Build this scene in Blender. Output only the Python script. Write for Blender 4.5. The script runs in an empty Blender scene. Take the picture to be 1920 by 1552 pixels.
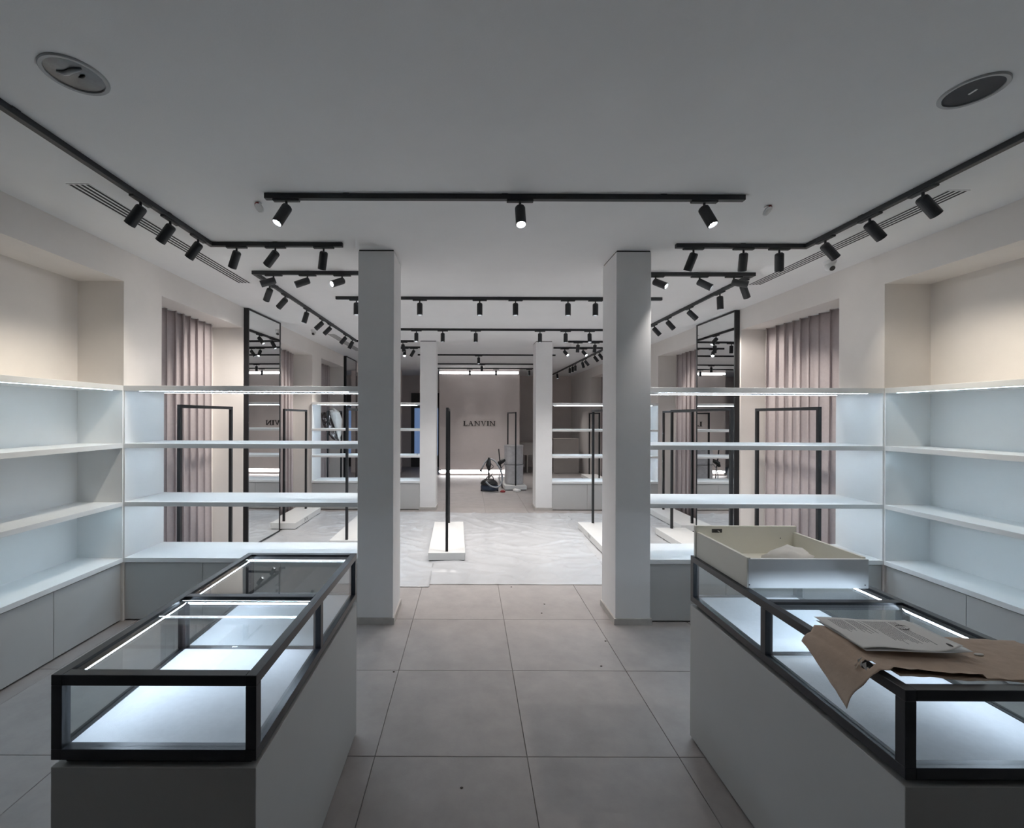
import bpy, bmesh, math, random
from mathutils import Vector, Matrix, noise

# ------------------------------------------------------------------ camera, world, exposure
SC = bpy.context.scene
COL = SC.collection
H = 1.79            # eye height of the camera
FPX = 843.0         # focal length in pixels of the 1920 px wide frame
cam = bpy.data.cameras.new('camera')
cam.sensor_fit = 'HORIZONTAL'; cam.sensor_width = 36.0
cam.lens = 36.0 * FPX / 1920.0
cam.shift_x = 80.0 / 1920.0
cam.shift_y = 4.0 / 1920.0
cam.clip_start = 0.05
camo = bpy.data.objects.new('camera', cam)
camo.location = (0, 0, H)
camo.rotation_euler = (math.radians(90), math.radians(-0.2), 0)
COL.objects.link(camo)
SC.camera = camo
world = bpy.data.worlds.new('world'); SC.world = world
world.use_nodes = True
world.node_tree.nodes['Background'].inputs[0].default_value = (0.03, 0.04, 0.06, 1)
world.node_tree.nodes['Background'].inputs[1].default_value = 0.3
SC.view_settings.view_transform = 'Standard'
SC.view_settings.look = 'None'
SC.view_settings.gamma = 1.0
SC.view_settings.use_curve_mapping = False
SC.view_settings.exposure = 0.0
SC.cycles.transparent_max_bounces = 24
SC.cycles.max_bounces = 10
SC.cycles.diffuse_bounces = 8
SC.cycles.sample_clamp_indirect = 6.0

LED = 68.0           # radiance of the shelf LED strips
SPOT = 30.0          # watts of one track spotlight
ZC = 3.22            # ceiling height
XL, XR = -3.0, 3.6   # inner faces of the side walls' piers
XLB, XRB = -3.40, 4.0  # back of their recesses
ZS = 2.95            # soffit height

# ------------------------------------------------------------------ materials
MAT = {}
def mat(name, col, rough=0.5, metal=0.0, var=0.0, scale=6.0, bump=0.0, bscale=200.0, emit=None, spec=0.5, rnd=0.0):
    m = bpy.data.materials.new(name); m.use_nodes = True
    nt = m.node_tree; N, L = nt.nodes, nt.links
    b = N['Principled BSDF']
    b.inputs['Base Color'].default_value = (*col, 1)
    b.inputs['Roughness'].default_value = rough
    b.inputs['Metallic'].default_value = metal
    b.inputs['Specular IOR Level'].default_value = spec
    tc = N.new('ShaderNodeTexCoord')
    if var > 0 or rnd > 0:
        nz = N.new('ShaderNodeTexNoise'); nz.inputs['Scale'].default_value = scale
        nz.inputs['Detail'].default_value = 6; nz.inputs['Roughness'].default_value = 0.65
        L.new(tc.outputs['Object'], nz.inputs['Vector'])
        mr = N.new('ShaderNodeMapRange')
        mr.inputs[1].default_value = 0.3; mr.inputs[2].default_value = 0.7
        mr.inputs[3].default_value = 1 - var; mr.inputs[4].default_value = 1 + var
        L.new(nz.outputs['Fac'], mr.inputs[0])
        val = mr.outputs[0]
        if rnd > 0:
            oi = N.new('ShaderNodeObjectInfo')
            m2 = N.new('ShaderNodeMapRange')
            m2.inputs[3].default_value = 1 - rnd; m2.inputs[4].default_value = 1 + rnd
            L.new(oi.outputs['Random'], m2.inputs[0])
            mu = N.new('ShaderNodeMath'); mu.operation = 'MULTIPLY'
            L.new(val, mu.inputs[0]); L.new(m2.outputs[0], mu.inputs[1]); val = mu.outputs[0]
            ad = N.new('ShaderNodeVectorMath'); ad.operation = 'ADD'
            sc = N.new('ShaderNodeVectorMath'); sc.operation = 'SCALE'; sc.inputs[3].default_value = 40
            L.new(oi.outputs['Random'], sc.inputs[0])
            L.new(tc.outputs['Object'], ad.inputs[0]); L.new(sc.outputs[0], ad.inputs[1])
            L.new(ad.outputs[0], nz.inputs['Vector'])
        vm = N.new('ShaderNodeVectorMath'); vm.operation = 'SCALE'
        vm.inputs[0].default_value = col
        L.new(val, vm.inputs[3]); L.new(vm.outputs[0], b.inputs['Base Color'])
    if bump > 0:
        n2 = N.new('ShaderNodeTexNoise'); n2.inputs['Scale'].default_value = bscale; n2.inputs['Detail'].default_value = 3
        L.new(tc.outputs['Object'], n2.inputs['Vector'])
        bp = N.new('ShaderNodeBump'); bp.inputs['Strength'].default_value = bump; bp.inputs['Distance'].default_value = 0.004
        L.new(n2.outputs['Fac'], bp.inputs['Height']); L.new(bp.outputs[0], b.inputs['Normal'])
    if emit:
        b.inputs['Emission Color'].default_value = (*emit[0], 1)
        b.inputs['Emission Strength'].default_value = emit[1]
    MAT[name] = m
    return m

mat('wall_paint', (0.78, 0.745, 0.715), 0.9, var=0.025, scale=3, bump=0.12, bscale=160)
mat('ceiling_paint', (0.83, 0.835, 0.84), 0.92, var=0.02, scale=2, bump=0.1, bscale=140)
mat('wall_dark', (0.05, 0.05, 0.055), 0.7, var=0.1)
mat('feature_paint', (0.70, 0.635, 0.61), 0.85, var=0.03, scale=3, bump=0.1, bscale=120)
mat('column_paint', (0.85, 0.85, 0.855), 0.8, var=0.02, scale=4, bump=0.1, bscale=180)
mat('stone_skirting', (0.47, 0.45, 0.43), 0.6, var=0.1, scale=14)
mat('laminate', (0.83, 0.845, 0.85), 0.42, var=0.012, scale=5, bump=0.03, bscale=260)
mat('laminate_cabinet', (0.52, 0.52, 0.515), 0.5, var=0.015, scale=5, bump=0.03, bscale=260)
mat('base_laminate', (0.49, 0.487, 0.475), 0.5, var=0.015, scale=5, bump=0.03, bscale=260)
mat('gap_dark', (0.03, 0.03, 0.03), 0.9)
mat('grout', (0.25, 0.23, 0.215), 0.95, var=0.1)
mat('tile', (0.355, 0.326, 0.314), 0.5, var=0.10, scale=5.5, bump=0.08, bscale=90, rnd=0.035)
mat('black_metal', (0.013, 0.014, 0.016), 0.42, var=0.05, scale=40)
mat('frame_metal', (0.014, 0.016, 0.021), 0.36, var=0.05, scale=40)
mat('track_metal', (0.016, 0.018, 0.021), 0.5)
mat('curtain', (0.44, 0.39, 0.392), 0.95, var=0.05, scale=30, bump=0.1, bscale=400)
mat('felt', (0.72, 0.74, 0.77), 0.95, var=0.04, scale=60, bump=0.2, bscale=500)
mat('film', (0.48, 0.483, 0.495), 0.28, var=0.06, scale=3)
mat('platform', (0.72, 0.715, 0.70), 0.5, var=0.03, scale=6)
mat('drawer_board', (0.80, 0.79, 0.72), 0.5, var=0.02, scale=5)
mat('drawer_front', (0.74, 0.76, 0.77), 0.5, var=0.02, scale=5)
mat('cloth', (0.75, 0.74, 0.72), 0.95, var=0.05)
mat('kraft', (0.50, 0.385, 0.30), 0.85, var=0.08, scale=18, bump=0.3, bscale=60)
mat('white_plastic', (0.72, 0.72, 0.72), 0.4)
mat('black_plastic', (0.015, 0.015, 0.016), 0.35)
mat('blue_plastic', (0.03, 0.045, 0.075), 0.4)
mat('grey_hose', (0.32, 0.33, 0.35), 0.45)
mat('grille', (0.06, 0.065, 0.075), 0.7, bump=0.8, bscale=900)
mat('ring_grey', (0.40, 0.41, 0.42), 0.55)
mat('reflector', (0.10, 0.105, 0.115), 0.3, metal=0.8, var=0.3, scale=12)
mat('red_plastic', (0.25, 0.02, 0.02), 0.5)
mat('mirror', (0.86, 0.87, 0.87), 0.0, metal=1.0)
mat('sign_letter', (0.02, 0.018, 0.017), 0.5)
mat('wrap', (0.50, 0.49, 0.50), 0.35, var=0.15, scale=9, bump=0.6, bscale=18)
mat('foil', (0.22, 0.20, 0.20), 0.22, metal=0.85, var=0.25, scale=9)
mat('desk', (0.48, 0.44, 0.41), 0.6, var=0.03)
mat('screw', (0.05, 0.05, 0.05), 0.5)
mat('led_off', (0.55, 0.55, 0.56), 0.5)
mat('lens_off', (0.25, 0.25, 0.25), 0.3)
mat('led', (0.8, 0.85, 0.9), 0.5, emit=((0.68, 0.85, 1.0), LED))
mat('led_niche', (0.8, 0.85, 0.9), 0.5, emit=((0.62, 0.85, 1.0), LED * 0.50))
mat('led_case', (0.8, 0.85, 0.9), 0.5, emit=((0.70, 0.83, 1.0), 42.0))
mat('led_wall', (0.8, 0.85, 0.9), 0.5, emit=((0.95, 0.97, 1.0), 14.0))
mat('lens_on', (0.9, 0.9, 0.9), 0.3, emit=((0.95, 0.98, 1.0), 45.0))
mat('dusk_glass', (0.05, 0.08, 0.12), 0.1, emit=((0.28, 0.45, 0.85), 0.36))
mat('chrome', (0.7, 0.7, 0.72), 0.2, metal=1.0)
mat('crumb', (0.10, 0.08, 0.07), 0.9)
mat('scribble', (0.12, 0.12, 0.13), 0.8)
mat('dark_door', (0.05, 0.043, 0.038), 0.5)

def glass_mat():
    m = bpy.data.materials.new('glass'); m.use_nodes = True
    N, L = m.node_tree.nodes, m.node_tree.links
    N.clear()
    out = N.new('ShaderNodeOutputMaterial'); mx = N.new('ShaderNodeMixShader')
    tr = N.new('ShaderNodeBsdfTransparent'); tr.inputs[0].default_value = (0.955, 0.97, 0.97, 1)
    gl = N.new('ShaderNodeBsdfGlossy'); gl.inputs['Roughness'].default_value = 0.0
    # Schlick reflectance, the same from both faces of the pane
    lw = N.new('ShaderNodeLayerWeight'); lw.inputs[0].default_value = 0.5
    pw = N.new('ShaderNodeMath'); pw.operation = 'POWER'; pw.inputs[1].default_value = 5.0
    ma = N.new('ShaderNodeMath'); ma.operation = 'MULTIPLY_ADD'; ma.inputs[1].default_value = 0.96; ma.inputs[2].default_value = 0.035
    L.new(lw.outputs['Facing'], pw.inputs[0]); L.new(pw.outputs[0], ma.inputs[0])
    L.new(ma.outputs[0], mx.inputs[0]); L.new(tr.outputs[0], mx.inputs[1]); L.new(gl.outputs[0], mx.inputs[2])
    L.new(mx.outputs[0], out.inputs[0])
    MAT['glass'] = m
glass_mat()

def paper_mat():
    # white letter with printed lines; the lines run along local y, rows step along local x
    m = bpy.data.materials.new('letter_paper'); m.use_nodes = True
    N, L = m.node_tree.nodes, m.node_tree.links
    b = N['Principled BSDF']; b.inputs['Roughness'].default_value = 0.8
    tc = N.new('ShaderNodeTexCoord'); sp = N.new('ShaderNodeSeparateXYZ'); L.new(tc.outputs['UV'], sp.inputs[0])
    def mth(op, a, bb=None, c=None):
        n = N.new('ShaderNodeMath'); n.operation = op
        for i, v in enumerate((a, bb, c)):
            if v is None: continue
            if isinstance(v, (int, float)): n.inputs[i].default_value = v
            else: L.new(v, n.inputs[i])
        return n.outputs[0]
    u, v = sp.outputs[0], sp.outputs[1]
    row = mth('MULTIPLY', u, 44.0)
    fr = mth('FRACT', row)
    band = mth('LESS_THAN', fr, 0.42)
    rid = mth('FLOOR', row)
    wn = N.new('ShaderNodeTexWhiteNoise'); wn.noise_dimensions = '1D'; L.new(rid, wn.inputs['W'])
    start = 0.08
    # printed length of each row, short at the page's foot
    ln = mth('MULTIPLY_ADD', wn.outputs['Value'], 0.25, 0.62)
    gate = mth('GREATER_THAN', u, 0.50)
    ln2 = mth('MULTIPLY_ADD', wn.outputs['Value'], 0.25, 0.30)
    lnm = N.new('ShaderNodeMix'); L.new(gate, lnm.inputs[0]); L.new(ln2, lnm.inputs[2]); L.new(ln, lnm.inputs[3])
    vv = mth('SUBTRACT', 1.0, v)
    inl = mth('MULTIPLY', mth('GREATER_THAN', vv, start), mth('LESS_THAN', vv, lnm.outputs[0]))
    rows = mth('MULTIPLY', mth('GREATER_THAN', u, 0.10), mth('LESS_THAN', u, 0.88))
    skip = mth('GREATER_THAN', wn.outputs['Value'], 0.16)
    cmb = N.new('ShaderNodeCombineXYZ'); L.new(rid, cmb.inputs[0]); L.new(mth('MULTIPLY', v, 70.0), cmb.inputs[1])
    wd = N.new('ShaderNodeTexNoise'); wd.inputs['Scale'].default_value = 1.0; L.new(cmb.outputs[0], wd.inputs['Vector'])
    word = mth('GREATER_THAN', wd.outputs['Fac'], 0.40)
    ink = mth('MULTIPLY', mth('MULTIPLY', mth('MULTIPLY', band, inl), mth('MULTIPLY', rows, skip)), word)
    mx = N.new('ShaderNodeMix'); mx.data_type = 'RGBA'
    mx.inputs[6].default_value = (0.78, 0.77, 0.75, 1); mx.inputs[7].default_value = (0.16, 0.16, 0.17, 1)
    L.new(ink, mx.inputs[0]); L.new(mx.outputs[2], b.inputs['Base Color'])
    MAT['letter_paper'] = m
paper_mat()

# ------------------------------------------------------------------ mesh helpers
def thing(name, label, cat, loc=(0, 0, 0), rotz=0.0, group=None, kind=None):
    o = bpy.data.objects.new(name, None); COL.objects.link(o)
    o.empty_display_size = 0.1
    o.location = loc; o.rotation_euler = (0, 0, rotz)
    o['label'] = label; o['category'] = cat
    if group: o['group'] = group
    if kind: o['kind'] = kind
    return o
def tag(o, label, cat, group=None, kind=None):
    o['label'] = label; o['category'] = cat
    if group: o['group'] = group
    if kind: o['kind'] = kind
    return o
def link(name, me, m, parent=None, loc=None, rot=None):
    o = bpy.data.objects.new(name, me); COL.objects.link(o)
    if m and not me.materials: me.materials.append(MAT[m])
    if parent: o.parent = parent
    if loc is not None: o.location = loc
    if rot is not None: o.rotation_euler = rot
    return o
def bmesh_obj(name, bm, m, parent=None, smooth=False, **k):
    me = bpy.data.meshes.new(name)
    bmesh.ops.recalc_face_normals(bm, faces=bm.faces[:])
    if smooth:
        for f in bm.faces: f.smooth = True
    bm.to_mesh(me); bm.free()
    return link(name, me, m, parent, **k)
def abox(bm, lo, hi, bev=0.0):
    r = bmesh.ops.create_cube(bm, size=1.0)
    c = [(a + b) / 2 for a, b in zip(lo, hi)]; s = [b - a for a, b in zip(lo, hi)]
    for v in r['verts']:
        v.co = Vector((v.co.x * s[0] + c[0], v.co.y * s[1] + c[1], v.co.z * s[2] + c[2]))
    if bev > 0:
        es = list({e for v in r['verts'] for e in v.link_edges})
        bmesh.ops.bevel(bm, geom=es, offset=bev, segments=1, affect='EDGES', profile=0.5)
def box(name, m, lo, hi, parent=None, bev=0.0):
    """local-coordinate box as one object"""
    bm = bmesh.new(); abox(bm, lo, hi, bev)
    return bmesh_obj(name, bm, m, parent)
def root_loc(p):
    while p.parent: p = p.parent
    return p.location
def wbox(name, m, lo, hi, parent, bev=0.0):
    """box given in world coordinates under an unrotated thing"""
    r = root_loc(parent)
    return box(name, m, [a - b for a, b in zip(lo, r)], [a - b for a, b in zip(hi, r)], parent, bev)
def struct(name, m, lo, hi, label, cat, bev=0.0):
    o = box(name, m, lo, hi, None, bev)
    return tag(o, label, cat, kind='structure')
def lathe(bm, prof, n=24, c=(0, 0, 0), axis='Z'):
    rings = []
    for r, z in prof:
        if r < 1e-6:
            rings.append([bm.verts.new((0, 0, z))])
        else:
            rings.append([bm.verts.new((r * math.cos(2 * math.pi * i / n), r * math.sin(2 * math.pi * i / n), z)) for i in range(n)])
    for a, b in zip(rings, rings[1:]):
        if len(a) == 1 and len(b) == 1: continue
        for i in range(n):
            j = (i + 1) % n
            if len(a) == 1: bm.faces.new((a[0], b[i], b[j]))
            elif len(b) == 1: bm.faces.new((a[i], a[j], b[0]))
            else: bm.faces.new((a[i], a[j], b[j], b[i]))
    vs = [v for r in rings for v in r]
    for v in vs:
        if axis == 'X': v.co = Vector((v.co.z, v.co.x, v.co.y))
        elif axis == 'Y': v.co = Vector((v.co.x, v.co.z, v.co.y))
        v.co += Vector(c)
    return vs
def tube(bm, pts, r, n=8):
    pts = [Vector(p) for p in pts]; rs = r if isinstance(r, (list, tuple)) else [r] * len(pts)
    rings = []
    for i, p in enumerate(pts):
        d = (pts[min(i + 1, len(pts) - 1)] - pts[max(i - 1, 0)]).normalized()
        up = Vector((0, 0, 1)) if abs(d.z) < 0.9 else Vector((1, 0, 0))
        a = d.cross(up).normalized(); b = d.cross(a).normalized()
        rings.append([bm.verts.new(p + (a * math.cos(2 * math.pi * k / n) + b * math.sin(2 * math.pi * k / n)) * rs[i]) for k in range(n)])
    for a, b in zip(rings, rings[1:]):
        for k in range(n):
            bm.faces.new((a[k], a[(k + 1) % n], b[(k + 1) % n], b[k]))
    bm.faces.new(rings[0][::-1]); bm.faces.new(rings[-1])
def spline(ctrl, n=40):
    P = [Vector(c) for c in ctrl]; P = [2 * P[0] - P[1]] + P + [2 * P[-1] - P[-2]]
    out = []; m = len(P) - 3
    for i in range(n + 1):
        t = i / n * m; k = min(int(t), m - 1); t -= k
        a, b, c, d = P[k:k + 4]
        out.append(0.5 * ((2 * b) + (c - a) * t + (2 * a - 5 * b + 4 * c - d) * t * t + (3 * b - a - 3 * c + d) * t ** 3))
    return out
def grid_obj(name, m, nu, nv, fn, parent=None, thick=0.0, uv=True, smooth=True, off=0):
    """surface fn(s, t) -> xyz for s, t in 0..1, given a thickness"""
    vs = [fn(i / nu, j / nv) for j in range(nv + 1) for i in range(nu + 1)]
    fs = [(j * (nu + 1) + i, j * (nu + 1) + i + 1, (j + 1) * (nu + 1) + i + 1, (j + 1) * (nu + 1) + i) for j in range(nv) for i in range(nu)]
    me = bpy.data.meshes.new(name); me.from_pydata([tuple(v) for v in vs], [], fs)
    if uv:
        ul = me.uv_layers.new(name='UVMap')
        for l in me.loops:
            i = l.vertex_index
            ul.data[l.index].uv = ((i % (nu + 1)) / nu, (i // (nu + 1)) / nv)
    for p in me.polygons: p.use_smooth = smooth
    o = link(name, me, m, parent)
    if thick > 0:
        md = o.modifiers.new('thickness', 'SOLIDIFY'); md.thickness = thick; md.offset = off
    return o
ORD = ['first', 'second', 'third', 'fourth', 'fifth', 'sixth', 'seventh', 'eighth']

# ------------------------------------------------------------------ floor with its tiles
YN, YF = -2.2, 15.9
fl = struct('floor', 'grout', (-3.9, YN, -0.20), (4.5, YF + 0.3, -0.008), 'large square warm grey stone tile floor of the shop', 'floor')
tbm = bmesh.new(); abox(tbm, (-0.3982, -0.3982, -0.010), (0.3982, 0.3982, 0.0), 0.0012)
tme = bpy.data.meshes.new('floor_tile'); tbm.to_mesh(tme); tbm.free(); tme.materials.append(MAT['tile'])
for i in range(-5, 6):
    for j in range(-6, 17):
        x = -0.49 + 0.8 * (i + 0.5); y = 2.365 + 0.8 * (j + 0.5)
        if x - 0.4 > XRB or x + 0.4 < XLB or y - 0.4 > YF or y + 0.4 < YN: continue
        link('floor_tile', tme, None, fl, loc=(x, y, 0))

# ------------------------------------------------------------------ ceiling and walls
struct('ceiling', 'ceiling_paint', (-3.9, YN, ZC), (4.5, YF + 0.3, ZC + 0.15), 'plain pale grey plaster ceiling', 'ceiling')
wl = struct('wall_left', 'wall_paint', (-3.7, YN, 0), (XLB, YF, ZC), 'warm white side wall with recesses on the side of the lit case and curtain', 'wall')
wr = struct('wall_right', 'wall_paint', (XRB, YN, 0), (4.3, YF, ZC), 'warm white side wall with recesses on the side of the paper-strewn case', 'wall')
OPEN = [(0.3, 3.9), (4.38, 5.96), (6.95, 8.58), (9.1, 10.7), (11.7, 13.3)]   # recesses, along the depth of the shop
edges = [YN] + [v for o in OPEN for v in o] + [YF]
PIERS = [(edges[i], edges[i + 1]) for i in range(0, len(edges), 2)]
for w, x0, x1 in ((wl, XLB, XL), (wr, XR, XRB)):
    box('soffit', 'wall_paint', (x0, YN, ZS), (x1, YF, ZC), w)
    for a, b in PIERS:
        box('pier', 'wall_paint', (x0, a, 0), (x1, b, ZS), w)
struct('wall_front', 'wall_dark', (-3.9, YN - 0.15, 0), (4.5, YN, ZC), 'unseen shopfront wall behind the viewer, made dark to dim the near end', 'wall')  # unseen wall; its dark colour is chosen to cut bounce near the camera
struct('wall_back', 'feature_paint', (-3.7, YF, 0), (4.3, YF + 0.15, ZC), 'brownish end wall of the shop behind the sign panel', 'wall')

# ------------------------------------------------------------------ columns
def column(x0, x1, y0, y1, label):
    t = thing('column', label, 'column', ((x0 + x1) / 2, (y0 + y1) / 2, 0), kind='structure')
    wbox('shaft', 'column_paint', (x0, y0, 0.0), (x1, y1, ZC - 0.012), t, 0.002)
    wbox('shadow_gap', 'gap_dark', (x0 + 0.006, y0 + 0.006, ZC - 0.012), (x1 - 0.006, y1 - 0.006, ZC), t)
    s = bmesh.new(); r = t.location; e = 0.013
    for lo, hi in (((x0 - e, y0 - e, 0), (x1 + e, y0, 0.055)), ((x0 - e, y1, 0), (x1 + e, y1 + e, 0.055)),
                   ((x0 - e, y0, 0), (x0, y1, 0.055)), ((x1, y0, 0), (x1 + e, y1, 0.055))):
        abox(s, [a - b for a, b in zip(lo, r)], [a - b for a, b in zip(hi, r)])
    bmesh_obj('skirting', s, 'stone_skirting', t)
column(-0.960, -0.652, 3.87, 4.26, 'square white column beside the lit empty glass case')
column(1.262, 1.561, 3.87, 4.26, 'square white column beside the case with the drawer on it')
column(-0.940, -0.633, 8.55, 8.94, 'smaller looking far white column by the blue lit doorway')
column(1.266, 1.576, 8.55, 8.94, 'smaller looking far white column by the wrapped drums')

# ------------------------------------------------------------------ shelving
SH = [(2.0, 2.045), (1.503, 1.543), (0.998, 1.036)]       # undersides and tops of the three shelf boards
WT = (0.512, 0.551)                                       # worktop
def cabinets_x(xs, y0, y1, side, group, words):
    """run of base cabinets facing the camera: doors at y0"""
    n = len(xs) - 1
    for i in range(n):
        a, b = xs[i], xs[i + 1]
        t = thing('base_cabinet', words(i), 'cabinet', ((a + b) / 2, (y0 + y1) / 2, 0), group=group)
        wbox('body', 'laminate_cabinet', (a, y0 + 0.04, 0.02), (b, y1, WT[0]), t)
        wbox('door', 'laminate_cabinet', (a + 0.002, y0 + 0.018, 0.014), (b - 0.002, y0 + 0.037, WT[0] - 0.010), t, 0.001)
        wbox('toe_kick', 'gap_dark', (a, y0 + 0.05, 0.0), (b, y1 - 0.02, 0.02), t)
def open_shelves_x(x0, x1, y0, y1, end, where, cabs, n, words):
    """open-backed shelving between a wall and a column"""
    t = thing('open_shelving', 'open-backed white shelving with lit shelf boards ' + where, 'shelving', ((x0 + x1) / 2, (y0 + y1) / 2, WT[1]))
    for zb, zt in SH:
        s = wbox('shelf', 'laminate', (x0, y0, zb), (x1, y1, zt), t, 0.0015)
        for yy in (y0 + 0.05, y1 - 0.12):
            wbox('led_strip', 'led', (x0 + 0.10, yy, zb - 0.0012), (x1 - 0.10, yy + 0.006, zb - 0.0002), s)
    if end < 0: e0, e1 = x0, x0 + 0.012
    else: e0, e1 = x1 - 0.012, x1
    for lo, hi in ((WT[1], SH[2][0]), (SH[2][1], SH[1][0]), (SH[1][1], SH[0][0])):
        wbox('end_panel', 'laminate', (e0, y0 + 0.002, lo), (e1, y1, hi), t)
    w = thing('worktop', 'white worktop under the open shelving ' + where, 'worktop', ((x0 + x1) / 2, (y0 + y1) / 2, WT[0]))
    wbox('board', 'laminate', (x0, y0, WT[0]), (x1, y1, WT[1]), w, 0.0015)
    xs = [x0 + (x1 - x0) * i / n for i in range(n + 1)]
    cabinets_x(xs, y0, y1, end, cabs, words)
YS0, YS1 = 3.90, 4.40
open_shelves_x(XL, -0.961, YS0, YS1, -1, 'beyond the lit empty glass case', 'base cabinets under the near open shelving', 3,
               lambda i: ORD[i] + ' white base cabinet from the wall, beyond the lit empty glass case')
open_shelves_x(1.562, XR, YS0, YS1, 1, 'behind the case with the drawer', 'base cabinets under the near open shelving', 3,
               lambda i: ORD[i] + ' white base cabinet from the column, beyond the case with the drawer')
open_shelves_x(XL, -0.941, 8.55, 9.03, -1, 'far back, beside the blue lit doorway', 'base cabinets under the far open shelving', 3,
               lambda i: ORD[i] + ' base cabinet from the wall in the far unit by the blue doorway')
open_shelves_x(1.577, XR, 8.55, 9.03, 1, 'far back, beyond the wrapped drums column', 'base cabinets under the far open shelving', 3,
               lambda i: ORD[i] + ' base cabinet from the far column by the wrapped drums')

def niche(sgn, xf, xb, y0, y1, where, off):
    """shelves and cabinets in the long recess of a side wall; xf front, xb back"""
    a, b = min(xf, xb), max(xf, xb)
    t = thing('niche_shelving', 'three long white shelves with strip lights in the ' + where, 'shelving', ((a + b) / 2, (y0 + y1) / 2, WT[1]))
    for k, (zb, zt) in enumerate(SH):
        s = wbox('shelf', 'laminate', (a, y0, zb), (b, y1, zt), t, 0.0015)
        xx = xf - sgn * 0.0 + (0.035 if sgn < 0 else -0.035) * -1
        wbox('led_strip', 'led_off' if k == off else 'led_niche', (xx - 0.003, y0 + 0.05, zb - 0.0012), (xx + 0.003, y1 - 0.08, zb - 0.0002), s)
    for lo, hi in ((WT[1], SH[2][0]), (SH[2][1], SH[1][0]), (SH[1][1], SH[0][0])):
        wbox('end_panel', 'laminate', (a, y1 - 0.012, lo), (b, y1, hi), t)
        if xb < xf: wbox('back_panel', 'laminate', (a, y0, lo), (a + 0.012, y1 - 0.012, hi), t)
        else: wbox('back_panel', 'laminate', (b - 0.012, y0, lo), (b, y1 - 0.012, hi), t)
    w = thing('worktop', 'white worktop along the ' + where, 'worktop', ((a + b) / 2, (y0 + y1) / 2, WT[0]))
    wbox('board', 'laminate', (a, y0, WT[0]), (b, y1, WT[1]), w, 0.0015)
    ys = []; y = y1
    while y > y0 + 0.2: ys.append(y); y -= 0.63
    names = ['corner base cabinet below the worktop in the ', 'second base cabinet from the corner in the ', 'third base cabinet from the corner in the ']
    for i in range(3):
        hi, lo = ys[i], ys[i + 1]
        c = thing('base_cabinet', names[i] + where, 'cabinet', ((a + b) / 2, (lo + hi) / 2, 0), group='base cabinets in the ' + where)
        s = -sgn
        def xr(p, q):   # depths behind the front
            u, v = xf + sgn * p, xf + sgn * q
            return min(u, v), max(u, v)
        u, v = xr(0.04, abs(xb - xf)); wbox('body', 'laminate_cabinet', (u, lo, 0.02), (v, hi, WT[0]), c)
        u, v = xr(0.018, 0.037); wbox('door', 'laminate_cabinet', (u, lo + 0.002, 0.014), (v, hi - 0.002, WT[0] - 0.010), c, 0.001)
        u, v = xr(0.05, abs(xb - xf) - 0.02); wbox('toe_kick', 'gap_dark', (u, lo, 0), (v, hi, 0.02), c)
niche(-1, XL, XLB, 0.3, 3.9, 'wall recess beside the lit empty case', 1)
niche(1, XR, XRB, 0.3, 3.9, 'wall recess beside the paper-strewn case', -1)

# ------------------------------------------------------------------ glass display cases
def led_prism(p, q, inward, parent, w=0.013):
    # corner profile: black back faces, one glowing face that looks inward and down
    r0 = root_loc(parent); n = Vector(inward); d = Vector((0, 0, -1))
    bm = bmesh.new(); ends = []
    for e in (p, q):
        e = Vector(e) - r0
        ends.append([bm.verts.new(e), bm.verts.new(e + n * w), bm.verts.new(e + d * w)])
    a, b = ends
    g = bm.faces.new((a[1], a[2], b[2], b[1])); g.material_index = 1
    for f in ((a[0], a[1], b[1], b[0]), (a[0], b[0], b[2], a[2]), (a[0], a[2], a[1]), (b[0], b[1], b[2])): bm.faces.new(f)
    bmesh.ops.recalc_face_normals(bm, faces=bm.faces[:])
    me = bpy.data.meshes.new('led_strip'); bm.to_mesh(me); bm.free()
    me.materials.append(MAT['frame_metal']); me.materials.append(MAT['led_case'])
    return link('led_strip', me, None, parent)
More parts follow.
